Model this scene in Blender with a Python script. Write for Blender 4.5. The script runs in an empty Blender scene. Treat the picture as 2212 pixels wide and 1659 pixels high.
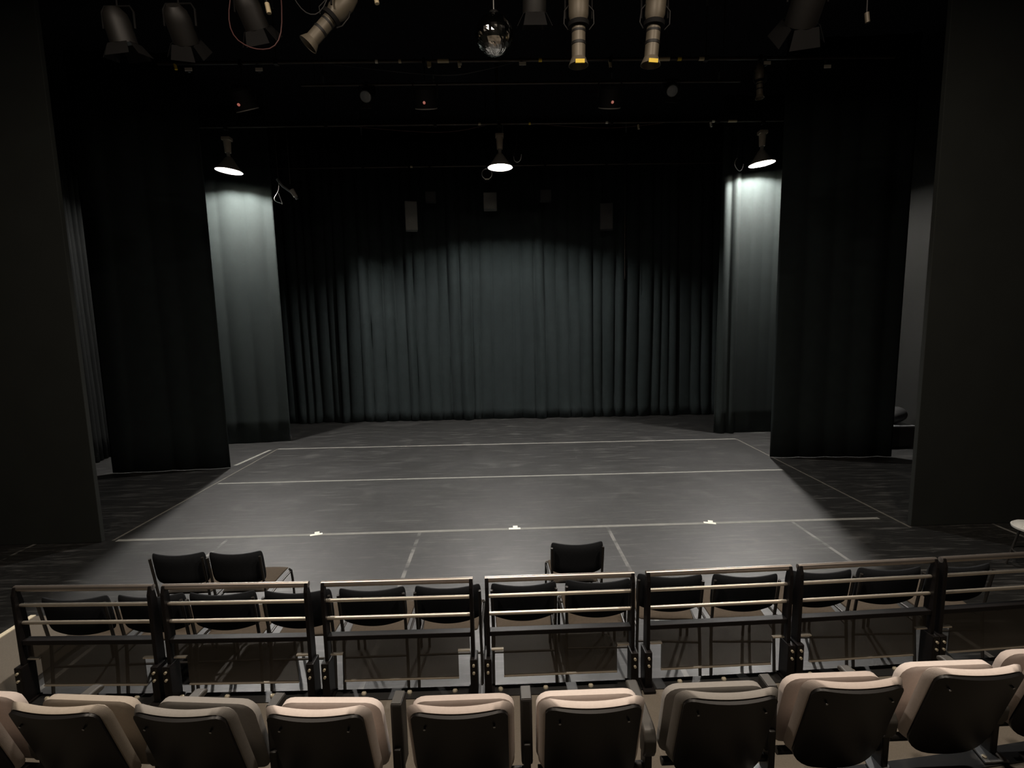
import bpy, bmesh, math, random
from mathutils import Vector, Matrix
PI = math.pi
rnd = random.Random(7)
sc = bpy.context.scene
COL = sc.collection

# ------------------------------------------------------------------ helpers
def link(o, parent=None):
    COL.objects.link(o)
    if parent is not None:
        o.parent = parent
    return o

def tag(o, label=None, cat=None, group=None, kind=None):
    if label: o['label'] = label
    if cat: o['category'] = cat
    if group: o['group'] = group
    if kind: o['kind'] = kind
    return o

def thing(name, label, cat, loc=(0, 0, 0), rz=0.0, group=None):
    o = bpy.data.objects.new(name, None)
    o.empty_display_size = 0.1
    link(o)
    o.location = loc
    o.rotation_euler = (0, 0, rz)
    return tag(o, label, cat, group)

def copy_tree(o, parent=None):
    c = o.copy()
    link(c)
    c.parent = parent
    for ch in list(o.children):
        copy_tree(ch, c)
    return c

def frame_to(d):
    """rotation taking local -Z to direction d"""
    return Vector((0, 0, -1)).rotation_difference(Vector(d).normalized()).to_matrix().to_4x4()

class MB:
    def __init__(s):
        s.bm = bmesh.new()
    def box(s, c, size, rot=None, bev=0.0):
        m = Matrix.Translation(c)
        if rot is not None:
            m = m @ rot
        m = m @ Matrix.Diagonal((size[0], size[1], size[2], 1))
        r = bmesh.ops.create_cube(s.bm, size=1.0, matrix=m)
        if bev > 0:
            ed = list({e for v in r['verts'] for e in v.link_edges})
            bmesh.ops.bevel(s.bm, geom=ed, offset=bev, segments=2, affect='EDGES', profile=0.6)
        return s
    def cyl(s, a, b, r, r2=None, seg=16, caps=True):
        a = Vector(a); b = Vector(b)
        d = b - a
        q = Vector((0, 0, 1)).rotation_difference(d.normalized()).to_matrix().to_4x4()
        m = Matrix.Translation((a + b) / 2) @ q
        bmesh.ops.create_cone(s.bm, cap_ends=caps, cap_tris=False, segments=seg, radius1=r,
                              radius2=r if r2 is None else r2, depth=d.length, matrix=m)
        return s
    def tube(s, pts, r, seg=8, closed=False):
        pts = [Vector(p) for p in pts]
        n = len(pts)
        rings = []
        up = Vector((0.13, 0.27, 0.95)).normalized()
        for i, p in enumerate(pts):
            if closed:
                t = pts[(i + 1) % n] - pts[i - 1]
            else:
                t = pts[min(i + 1, n - 1)] - pts[max(i - 1, 0)]
            t.normalize()
            if abs(t.dot(up)) > 0.98:
                up = Vector((1, 0.1, 0)).normalized()
            x = t.cross(up).normalized()
            y = x.cross(t).normalized()
            up = y
            rings.append([s.bm.verts.new(p + r * (math.cos(2 * PI * k / seg) * x + math.sin(2 * PI * k / seg) * y)) for k in range(seg)])
        for i in range(n if closed else n - 1):
            A, B = rings[i], rings[(i + 1) % n]
            for k in range(seg):
                s.bm.faces.new((A[k], A[(k + 1) % seg], B[(k + 1) % seg], B[k]))
        if not closed:
            s.bm.faces.new(rings[0][::-1]); s.bm.faces.new(rings[-1])
        return s
    def lathe(s, prof, mat=None, seg=28):
        """prof: list of (r, z)"""
        mat = mat or Matrix.Identity(4)
        rings = []
        for r, z in prof:
            if r < 1e-5:
                rings.append([s.bm.verts.new(mat @ Vector((0, 0, z)))])
            else:
                rings.append([s.bm.verts.new(mat @ Vector((r * math.cos(2 * PI * k / seg), r * math.sin(2 * PI * k / seg), z))) for k in range(seg)])
        for A, B in zip(rings, rings[1:]):
            for k in range(seg):
                q = [A[k % len(A)], A[(k + 1) % len(A)], B[(k + 1) % len(B)], B[k % len(B)]]
                u = []
                for v in q:
                    if v not in u: u.append(v)
                if len(u) > 2:
                    try: s.bm.faces.new(u)
                    except ValueError: pass
        return s
    def prism(s, poly, thick, mat=None):
        """poly in local XY, extruded along +Z from 0 to thick, then mat"""
        mat = mat or Matrix.Identity(4)
        A = [s.bm.verts.new(mat @ Vector((x, y, 0))) for x, y in poly]
        B = [s.bm.verts.new(mat @ Vector((x, y, thick))) for x, y in poly]
        n = len(poly)
        s.bm.faces.new(A[::-1]); s.bm.faces.new(B)
        for i in range(n):
            s.bm.faces.new((A[i], A[(i + 1) % n], B[(i + 1) % n], B[i]))
        return s
    def grid(s, f, nu, nv):
        V = [[s.bm.verts.new(f(i / nu, j / nv)) for i in range(nu + 1)] for j in range(nv + 1)]
        for j in range(nv):
            for i in range(nu):
                s.bm.faces.new((V[j][i], V[j][i + 1], V[j + 1][i + 1], V[j + 1][i]))
        return s
    def slab(s, front, back, nu, nv):
        """closed padded shape between two grids"""
        F = [[s.bm.verts.new(front(i / nu, j / nv)) for i in range(nu + 1)] for j in range(nv + 1)]
        B = [[s.bm.verts.new(back(i / nu, j / nv)) for i in range(nu + 1)] for j in range(nv + 1)]
        for j in range(nv):
            for i in range(nu):
                s.bm.faces.new((F[j][i], F[j][i + 1], F[j + 1][i + 1], F[j + 1][i]))
                s.bm.faces.new((B[j][i], B[j + 1][i], B[j + 1][i + 1], B[j][i + 1]))
        for i in range(nu):
            s.bm.faces.new((F[0][i + 1], F[0][i], B[0][i], B[0][i + 1]))
            s.bm.faces.new((F[nv][i], F[nv][i + 1], B[nv][i + 1], B[nv][i]))
        for j in range(nv):
            s.bm.faces.new((F[j][0], F[j + 1][0], B[j + 1][0], B[j][0]))
            s.bm.faces.new((F[j + 1][nu], F[j][nu], B[j][nu], B[j + 1][nu]))
        return s
    def build(s, name, mat, parent=None, smooth=True, bevel=0.0, sub=0, angle=40):
        me = bpy.data.meshes.new(name)
        bmesh.ops.recalc_face_normals(s.bm, faces=s.bm.faces)
        s.bm.to_mesh(me); s.bm.free()
        if smooth:
            for p in me.polygons: p.use_smooth = True
            try: me.set_sharp_from_angle(angle=math.radians(angle))
            except Exception: pass
        me.materials.append(mat)
        o = bpy.data.objects.new(name, me)
        link(o, parent)
        if bevel:
            b = o.modifiers.new('bevel', 'BEVEL'); b.width = bevel; b.segments = 2; b.limit_method = 'ANGLE'
        if sub:
            m = o.modifiers.new('sub', 'SUBSURF'); m.levels = sub; m.render_levels = sub
        return o

# ------------------------------------------------------------------ materials
def new_mat(name):
    m = bpy.data.materials.new(name); m.use_nodes = True
    nt = m.node_tree
    return m, nt, nt.nodes['Principled BSDF']

def mat(name, col, rough=0.6, metal=0.0, spec=0.5, var=0.12, scale=18.0, bump=0.0, bscale=120.0):
    m, nt, b = new_mat(name)
    N = nt.nodes; L = nt.links
    tc = N.new('ShaderNodeTexCoord')
    nz = N.new('ShaderNodeTexNoise'); nz.inputs['Scale'].default_value = scale; nz.inputs['Detail'].default_value = 4
    L.new(tc.outputs['Object'], nz.inputs['Vector'])
    mx = N.new('ShaderNodeMix'); mx.data_type = 'RGBA'
    mx.inputs['A'].default_value = [c * (1 - var) for c in col] + [1]
    mx.inputs['B'].default_value = [min(1, c * (1 + var)) for c in col] + [1]
    L.new(nz.outputs['Fac'], mx.inputs['Factor'])
    L.new(mx.outputs['Result'], b.inputs['Base Color'])
    b.inputs['Roughness'].default_value = rough
    b.inputs['Metallic'].default_value = metal
    b.inputs['Specular IOR Level'].default_value = spec
    if bump:
        n2 = N.new('ShaderNodeTexNoise'); n2.inputs['Scale'].default_value = bscale; n2.inputs['Detail'].default_value = 2
        L.new(tc.outputs['Object'], n2.inputs['Vector'])
        bp = N.new('ShaderNodeBump'); bp.inputs['Strength'].default_value = bump; bp.inputs['Distance'].default_value = 0.004
        L.new(n2.outputs['Fac'], bp.inputs['Height']); L.new(bp.outputs['Normal'], b.inputs['Normal'])
    return m

def emit(name, col, strength):
    m, nt, b = new_mat(name)
    b.inputs['Base Color'].default_value = (0.8, 0.8, 0.8, 1)
    b.inputs['Emission Color'].default_value = (*col, 1)
    b.inputs['Emission Strength'].default_value = strength
    return m

LAMP = 9600.0
M = {}
M['serge'] = mat('black_serge', (0.0100, 0.0138, 0.0143), 0.95, spec=0.15, var=0.25, scale=6, bump=0.2, bscale=300)
M['serge_leg'] = mat('black_wool_leg', (0.0122, 0.0160, 0.0156), 0.95, spec=0.15, var=0.12, scale=5)
M['velour'] = mat('black_velour', (0.0042, 0.0046, 0.0045), 0.95, spec=0.1, var=0.2, scale=5)
M['black_wall'] = mat('black_painted_wall', (0.0125, 0.0142, 0.0128), 0.85, spec=0.2, var=0.2, scale=2)
M['grey_wall'] = mat('dark_grey_wall', (0.0078, 0.0080, 0.0072), 0.9, spec=0.2, var=0.1, scale=2)
M['ceiling'] = mat('black_ceiling', (0.012, 0.012, 0.014), 0.95, spec=0.1)
M['carpet'] = mat('beige_carpet', (0.125, 0.111, 0.092), 0.97, spec=0.1, var=0.22, scale=160, bump=0.5, bscale=500)
M['nosing'] = mat('black_nosing', (0.012, 0.012, 0.012), 0.45, spec=0.4)
M['steel'] = mat('grey_steel', (0.30, 0.31, 0.32), 0.42, metal=0.8)
M['bolt'] = mat('cream_bolt', (0.55, 0.50, 0.38), 0.35, metal=0.5)
M['rail_black'] = mat('black_rail_paint', (0.006, 0.005, 0.005), 0.45, spec=0.18)
M['rail_tube'] = mat('satin_rail_tube', (0.62, 0.57, 0.49), 0.40, metal=0.92)
M['top_tube'] = mat('dark_rail_tube', (0.42, 0.375, 0.34), 0.34, metal=0.95)
M['fabric_black'] = mat('charcoal_fabric', (0.016, 0.018, 0.021), 0.95, spec=0.15, var=0.25, scale=60)
M['fabric_seat'] = mat('brown_grey_seat_fabric', (0.07, 0.057, 0.044), 0.95, spec=0.1, var=0.2, scale=60)
M['fabric_pink'] = mat('pink_beige_fabric', (0.61, 0.54, 0.50), 0.95, spec=0.1, var=0.08, scale=70, bump=0.25, bscale=600)
M['fabric_pink_dim'] = mat('dimmed_pink_fabric', (0.46, 0.40, 0.365), 0.95, spec=0.1, var=0.08, scale=70, bump=0.25, bscale=600)  # pink fabric again, with the weaker light on some seats put into its colour
M['fabric_tan'] = mat('tan_fabric', (0.34, 0.30, 0.255), 0.95, spec=0.1, var=0.08, scale=70, bump=0.25, bscale=600)
M['fabric_grey'] = mat('warm_grey_fabric', (0.235, 0.223, 0.207), 0.95, spec=0.1, var=0.08, scale=70, bump=0.25, bscale=600)
M['shell'] = mat('black_moulded_plastic', (0.006, 0.0055, 0.0055), 0.4, spec=0.2, var=0.2)
M['plastic'] = mat('black_plastic', (0.014, 0.013, 0.012), 0.5, spec=0.35)
M['arm_grey'] = mat('charcoal_arm_plastic', (0.05, 0.047, 0.042), 0.45, spec=0.4)
M['frame_tube'] = mat('dark_chair_tube', (0.03, 0.028, 0.026), 0.4, metal=0.4)
M['tape'] = mat('worn_grey_tape', (0.155, 0.155, 0.140), 0.6, var=0.35, scale=9)
M['tape_thin'] = mat('faint_grey_tape', (0.07, 0.066, 0.055), 0.6, var=0.5, scale=7)
M['white_tape'] = mat('white_cloth_tape', (0.85, 0.82, 0.72), 0.6)
M['pale_nosing'] = mat('pale_step_nosing', (0.62, 0.56, 0.42), 0.6)
M['pipe'] = mat('dark_steel_pipe', (0.06, 0.05, 0.042), 0.4, metal=0.7)
M['lamp_body'] = mat('tan_grey_lamp_paint', (0.125, 0.106, 0.077), 0.5, metal=0.2, var=0.2, scale=10)
M['lamp_dark'] = mat('dark_lamp_paint', (0.0058, 0.0048, 0.0038), 0.6, var=0.25, scale=10)
M['lamp_black'] = mat('black_lamp_paint', (0.0045, 0.0042, 0.0042), 0.75, spec=0.2)
M['socket'] = mat('tan_ceramic_socket', (0.42, 0.35, 0.27), 0.6)
M['shade_out'] = mat('grey_metal_shade', (0.20, 0.19, 0.17), 0.6)
M['lens'] = emit('glowing_lamp_face', (1.0, 0.955, 0.90), LAMP)
M['glass'] = mat('grey_lens_glass', (0.30, 0.33, 0.35), 0.15, spec=0.6)
M['yellow'] = mat('yellow_tag', (0.85, 0.60, 0.05), 0.6)
M['tagwhite'] = mat('white_tag', (0.88, 0.84, 0.72), 0.6)
M['cream'] = mat('cream_tape', (0.62, 0.52, 0.33), 0.6)
M['cable'] = mat('black_cable', (0.015, 0.013, 0.013), 0.5)
M['cable_red'] = mat('maroon_cable', (0.06, 0.016, 0.013), 0.5)
M['wire'] = mat('bright_steel_wire', (0.6, 0.6, 0.58), 0.3, metal=0.9)
M['red_led'] = emit('red_indicator', (1.0, 0.16, 0.10), 0.22)
M['mirror'] = mat('mirror_tile', (0.75, 0.73, 0.70), 0.06, metal=1.0, var=0.05)
M['speaker'] = mat('grey_speaker_box', (0.13, 0.13, 0.12), 0.7)
M['grille'] = mat('black_speaker_grille', (0.02, 0.02, 0.02), 0.7)
M['pale_plastic'] = mat('pale_grey_plastic', (0.5, 0.5, 0.47), 0.5)
M['rubber'] = mat('black_rubber', (0.012, 0.012, 0.012), 0.8)

def mirror_mat():
    m, nt, b = new_mat('mirror_ball_tiles')
    b.inputs['Base Color'].default_value = (0.72, 0.70, 0.66, 1)
    b.inputs['Metallic'].default_value = 1.0
    b.inputs['Roughness'].default_value = 0.08
    return m
M['ball'] = mirror_mat()

def acrylic():
    m = bpy.data.materials.new('smoked_acrylic'); m.use_nodes = True
    nt = m.node_tree; N = nt.nodes; L = nt.links
    for n in list(N): N.remove(n)
    out = N.new('ShaderNodeOutputMaterial')
    tr = N.new('ShaderNodeBsdfTransparent'); tr.inputs['Color'].default_value = (0.62, 0.60, 0.57, 1)
    pb = N.new('ShaderNodeBsdfPrincipled'); pb.inputs['Base Color'].default_value = (0.06, 0.052, 0.042, 1)
    pb.inputs['Roughness'].default_value = 0.3
    nz = N.new('ShaderNodeTexNoise'); nz.inputs['Scale'].default_value = 4
    mr = N.new('ShaderNodeMapRange'); mr.inputs['To Min'].default_value = 0.42; mr.inputs['To Max'].default_value = 0.58
    L.new(nz.outputs['Fac'], mr.inputs['Value'])
    mix = N.new('ShaderNodeMixShader')
    L.new(mr.outputs['Result'], mix.inputs['Fac'])
    L.new(tr.outputs[0], mix.inputs[1]); L.new(pb.outputs[0], mix.inputs[2])
    L.new(mix.outputs[0], out.inputs['Surface'])
    return m
M['acrylic'] = acrylic()

def floor_mat():
    m, nt, b = new_mat('worn_black_stage_floor')
    N = nt.nodes; L = nt.links
    def math_(op, a, bb=None, c=None):
        n = N.new('ShaderNodeMath'); n.operation = op
        for i, v in enumerate((a, bb, c)):
            if v is None: continue
            if isinstance(v, (int, float)): n.inputs[i].default_value = v
            else: L.new(v, n.inputs[i])
        return n.outputs[0]
    def noise(scale, detail=5, rough=0.6, vec=None):
        n = N.new('ShaderNodeTexNoise'); n.inputs['Scale'].default_value = scale
        n.inputs['Detail'].default_value = detail; n.inputs['Roughness'].default_value = rough
        L.new(vec if vec is not None else tc.outputs['Object'], n.inputs['Vector'])
        return n.outputs['Fac']
    def ramp(v, a, c):
        n = N.new('ShaderNodeMapRange'); n.inputs['From Min'].default_value = a; n.inputs['From Max'].default_value = c
        L.new(v, n.inputs['Value']); return n.outputs['Result']
    tc = N.new('ShaderNodeTexCoord')
    sp = N.new('ShaderNodeSeparateXYZ'); L.new(tc.outputs['Object'], sp.inputs[0])
    X, Y = sp.outputs['X'], sp.outputs['Y']
    cloud = noise(0.9, 6, 0.65)
    fine = noise(14, 6, 0.75)
    # scuffs: stretched noise at two orientations
    def scuff(rot, sx, sy, lo, hi):
        mp = N.new('ShaderNodeMapping'); mp.inputs['Rotation'].default_value = (0, 0, rot)
        mp.inputs['Scale'].default_value = (sx, sy, 1)
        L.new(tc.outputs['Object'], mp.inputs['Vector'])
        return ramp(noise(1.0, 6, 0.7, mp.outputs[0]), lo, hi)
    s1 = scuff(0.25, 1.3, 14, 0.54, 0.72)
    s2 = scuff(-0.7, 1.6, 20, 0.57, 0.74)
    s3 = scuff(1.2, 2.2, 18, 0.58, 0.76)
    sc_ = math_('MAXIMUM', math_('MAXIMUM', s1, s2), s3)
    # sheet joints every 2.42 m downstage of the first tape line, painted over in long pieces
    ph = math_('ABSOLUTE', math_('SUBTRACT', math_('FRACT', math_('ADD', math_('DIVIDE', math_('ADD', X, 3.5), 2.42), 0.5)), 0.5))
    joint = math_('LESS_THAN', ph, 0.0085)
    joint = math_('MULTIPLY', joint, math_('LESS_THAN', Y, 6.2))
    joint = math_('MULTIPLY', joint, ramp(noise(3.0, 3), 0.40, 0.56))
    blot = ramp(noise(1.7, 3, 0.5), 0.60, 0.74)
    v = math_('ADD', -0.013, math_('MULTIPLY', cloud, 0.036))
    v = math_('ADD', v, math_('MULTIPLY', math_('SUBTRACT', fine, 0.5), 0.022))
    v = math_('ADD', v, math_('MULTIPLY', sc_, 0.06))
    v = math_('ADD', v, math_('MULTIPLY', blot, 0.022))
    v = math_('ADD', v, math_('MULTIPLY', joint, 0.13))
    v = math_('MAXIMUM', v, 0.004)
    cb = N.new('ShaderNodeCombineColor')
    L.new(v, cb.inputs[0]); L.new(math_('MULTIPLY', v, 0.985), cb.inputs[1]); L.new(math_('MULTIPLY', v, 0.93), cb.inputs[2])
    L.new(cb.outputs[0], b.inputs['Base Color'])
    r = math_('SUBTRACT', 0.64, math_('MULTIPLY', cloud, 0.30))
    r = math_('ADD', r, math_('MULTIPLY', math_('SUBTRACT', fine, 0.5), 0.10))
    L.new(r, b.inputs['Roughness'])
    b.inputs['Specular IOR Level'].default_value = 0.75
    return m
M['floor'] = floor_mat()

# ------------------------------------------------------------------ setting
def struct(o):
    o['kind'] = 'structure'; return o
struct(MB().box((0, 6.0, -0.05), (17.4, 18.4, 0.1)).build('floor', M['floor'], smooth=False))
struct(MB().box((0, 5.0, 8.05), (17.4, 20.4, 0.1)).build('ceiling', M['ceiling'], smooth=False))
struct(MB().box((0, 15.1, 4), (17.4, 0.2, 8)).build('wall_back', M['black_wall'], smooth=False))
struct(MB().box((-8.7, 5.0, 4), (0.2, 20.4, 8)).build('wall_left', M['black_wall'], smooth=False))
struct(MB().box((8.6, 5.0, 4), (0.2, 20.4, 8)).build('wall_right', M['grey_wall'], smooth=False))
struct(MB().box((0, -3.2, 4), (17.4, 0.2, 8)).build('wall_rear', M['black_wall'], smooth=False))
struct(MB().box((-6.84, 6.23, 4), (3.5, 0.06, 8)).build('wall_proscenium_left', M['black_wall'], smooth=False, bevel=0.006))
struct(MB().box((6.82, 5.98, 4), (3.36, 0.06, 8)).build('wall_proscenium_right', M['black_wall'], smooth=False, bevel=0.006))

def arc1(x): return 2.975 + 0.008 * x * x          # front edge of the lower tier
def arc2(x): return 1.955 + 0.025 * x * x          # front edge of the second tier
def tier(name, front, yback, z0, z1, x0, x1):
    m = MB(); n = 30
    xs = [x0 + (x1 - x0) * i / n for i in range(n + 1)]
    poly = [(x, front(x)) for x in xs] + [(x1, yback), (x0, yback)]
    m.prism(poly, z1 - z0, Matrix.Translation((0, 0, z0)))
    return struct(m.build(name, M['carpet'], smooth=False))
tier('floor_tier_lower', arc1, -3.1, 0.0, 0.33, -4.2, 4.6)
tier('floor_tier_second', arc2, -3.1, 0.33, 0.61, -4.2, 4.6)
tier('floor_tier_third', lambda x: arc2(x) - 0.95, -3.1, 0.61, 0.85, -4.2, 4.6)
tier('floor_tier_upper', lambda x: arc2(x) - 1.90, -3.1, 0.85, 1.07, -4.2, 4.6)

def strip_arc(m, f, w, z, x0, x1, th=0.006, n=30):
    xs = [x0 + (x1 - x0) * i / n for i in range(n + 1)]
    poly = [(x, f(x)) for x in xs] + [(x, f(x) - w) for x in reversed(xs)]
    m.prism(poly, th, Matrix.Translation((0, 0, z)))
    # the turned-down front lip
    poly = [(x, f(x) + 0.006) for x in xs] + [(x, f(x)) for x in reversed(xs)]
    m.prism(poly, 0.07 + th, Matrix.Translation((0, 0, z - 0.07)))
e = thing('deck_edge_strip', 'black bolted edge strip along the carpeted lower tier under the guard rails', 'edge strip', (0, 0, 0))
m = MB(); strip_arc(m, arc1, 0.088, 0.33, -3.12, 4.55); m.build('strip', M['nosing'], e, smooth=False)
x = -2.93
bolt_me = None
while x < 4.4:
    if bolt_me is None:
        bo = MB().lathe([(0, 0.0), (0.016, 0.0), (0.016, 0.006), (0.011, 0.012), (0, 0.013)], seg=12).build('bolt', M['bolt'], e)
        bolt_me = bo
    else:
        bo = bolt_me.copy(); link(bo, e)
    bo.location = (x, arc1(x) - 0.035, 0.336)
    x += 0.2885
e2 = thing('seat_edge_strip', 'black edge strip along the second carpeted tier that the tip-up seats stand on', 'edge strip', (0, 0, 0))
m = MB(); strip_arc(m, arc2, 0.085, 0.61, -4.15, 4.55); m.build('strip', M['nosing'], e2, smooth=False)

# step at the left end of the lower tier
st = thing('aisle_step', 'beige carpeted step with pale nosings at the left end of the guard rails', 'step', (-3.92, 3.68, 0))
MB().box((0.0, 0, 0.08), (0.56, 1.20, 0.16)).build('tread', M['carpet'], st, smooth=False, bevel=0.008)
MB().box((-0.265, 0, 0.164), (0.045, 1.2, 0.008)).build('nosing_strip', M['pale_nosing'], st, smooth=False)
st['label'] = 'beige carpeted step with pale nosing strip left of the guard rails'
MB().prism([(-4.0, arc1(-4.0) - 0.0), (-3.14, arc1(-3.14)), (-3.14, arc1(-3.14) - 0.045), (-4.0, arc1(-4) - 0.045)], 0.006, Matrix.Translation((0, 0, 0.33))).build('tier_nosing', M['pale_nosing'], smooth=False)
tag(bpy.data.objects['tier_nosing'], 'pale nosing strip on the lower tier beside the leftmost guard rail', 'nosing')

# ------------------------------------------------------------------ floor marks
def tape(name, a, b, w, mt, label, cat='tape', z=0.0012, group=None):
    a = Vector((a[0], a[1], 0)); b = Vector((b[0], b[1], 0)); d = (b - a)
    ang = math.atan2(d.y, d.x)
    c = (a + b) / 2
    o = MB().box((0, 0, z / 2), (d.length, w, z)).build(name, M[mt], smooth=False)
    o.location = (c.x, c.y, 0.0005); o.rotation_euler = (0, 0, ang)
    return tag(o, label, cat, group)
tape('floor_tape', (-4.93, 6.24), (4.93, 6.22), 0.062, 'tape', 'grey tape line across the stage nearest the seats, with three white marks')
tape('floor_tape', (-4.91, 8.52), (4.90, 8.42), 0.055, 'tape', 'middle grey tape line across the stage floor')
tape('floor_tape', (-4.93, 10.92), (5.18, 10.75), 0.05, 'tape', 'grey tape line across the stage nearest the pleated backdrop')
tape('floor_tape', (-4.98, 6.24), (-4.93, 10.92), 0.03, 'tape_thin', 'thin tape line running upstage along the left side of the dance floor')
tape('floor_tape', (5.10, 5.9), (5.18, 10.75), 0.03, 'tape_thin', 'thin tape line running upstage along the right side of the dance floor')
tape('floor_tape', (-5.2, 9.66), (-5.06, 10.85), 0.07, 'tape', 'short wide grey tape strip by the lit left curtain')
def tmark(x, y, rz, label):
    o = MB().box((0, 0, 0.001), (0.15, 0.05, 0.002)).box((0.01, 0.055, 0.001), (0.06, 0.065, 0.002)).build('spike_mark', M['white_tape'], smooth=False)
    o.location = (x, y, 0.002); o.rotation_euler = (0, 0, rz)
    tag(o, label, 'tape mark', 'white spike marks on the front tape line')
tmark(-2.41, 6.235, 0.35, 'white spike mark on the front tape line above the pair of chairs')
tmark(0.14, 6.235, 0.0, 'white spike mark at the middle of the front tape line')
tmark(2.69, 6.225, -0.35, 'white spike mark on the front tape line, right of the lone chair')

# ------------------------------------------------------------------ drapery
def curtain(name, a, b, z0, z1, fold, amp, label, mt='serge', seed=1, taper=0.0, flat=None, pool=0.0, nu=None, nv=18, sharp=0.6, cat='curtain'):
    r = random.Random(seed)
    a = Vector((a[0], a[1])); b = Vector((b[0], b[1])); L = (b - a).length
    t = (b - a) / L; nrm = Vector((t.y, -t.x))            # towards the audience for a left-to-right run
    cuts = [0.0]
    while cuts[-1] < L: cuts.append(cuts[-1] + fold * r.uniform(0.72, 1.3))
    amps = [amp * r.uniform(0.5, 1.25) for _ in cuts]
    skew = [r.uniform(-0.25, 0.25) for _ in cuts]
    nu = nu or max(24, int(L / fold * 12))
    def f(u, v):
        s = u * L
        w = s + 0.05 * math.sin(1.7 * s + 2.0 * v + seed) * (1 - v)
        k = 0
        while k < len(cuts) - 2 and cuts[k + 1] < w: k += 1
        q = min(1, max(0, (w - cuts[k]) / (cuts[k + 1] - cuts[k])))
        q = min(1, max(0, q + skew[k] * q * (1 - q)))
        am = amps[k]
        if flat is not None: am *= flat(u)
        d = am * (math.sin(PI * q) ** sharp)
        d += 0.25 * am * math.sin(2 * PI * (s * 0.9 + 0.3 * v))
        if pool and v < 0.10:
            d += pool * (1 - v / 0.10) ** 2 * (0.5 + 0.5 * math.sin(7 * s + seed))
        ss = L / 2 + (s - L / 2) * (1 + taper * (1 - v))
        p = a + t * ss + nrm * d
        return Vector((p.x, p.y, z0 + (z1 - z0) * v))
    o = MB().grid(f, nu, nv).build(name, M[mt], smooth=True, angle=180)
    so = o.modifiers.new('cloth', 'SOLIDIFY'); so.thickness = 0.004; so.offset = -1
    return tag(o, label, cat)

def mid_flat(u):
    x = (u - 0.5) * 13.6
    return 0.28 + 0.72 * min(1, abs(x - 0.15) / 1.1) if abs(x - 0.15) < 1.1 else 1.0
curtain('backdrop_curtain', (-6.8, 13.98), (6.8, 13.75), 0.012, 7.4, 0.285, 0.13, 'wide pleated black backdrop curtain across the back of the stage', flat=mid_flat, pool=0.07, sharp=0.45, seed=3, nv=26)
curtain('leg_curtain', (-6.95, 11.45), (-4.96, 11.70), 0.012, 7.4, 0.42, 0.035, 'black leg curtain lit from above by the left work light', mt='serge_leg', seed=11, sharp=1.0, taper=0.02, nv=14)
def right_folds(u):
    return 1.9 if u < 0.22 else 0.25
curtain('leg_curtain', (4.97, 11.38), (6.9, 11.36), 0.012, 7.4, 0.21, 0.045, 'black leg curtain lit from above by the right work light', mt='serge_leg', seed=5, sharp=1.0, flat=right_folds, taper=0.03, nv=14)
curtain('leg_curtain', (-7.30, 9.35), (-5.20, 9.50), 0.012, 7.4, 0.5, 0.05, 'unlit black leg curtain in front of the lit left leg', mt='serge', seed=8, sharp=1.0, nv=10)
curtain('leg_curtain', (5.10, 9.22), (7.30, 9.05), 0.012, 7.4, 0.5, 0.05, 'unlit black leg curtain in front of the lit right leg', mt='serge', seed=9, sharp=1.0, nv=10)
curtain('side_curtain', (-8.35, 8.8), (-8.35, 12.8), 0.012, 7.2, 0.17, 0.11, 'pleated black side curtain seen past the left black wall', mt='velour', seed=21, nv=14)

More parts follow.
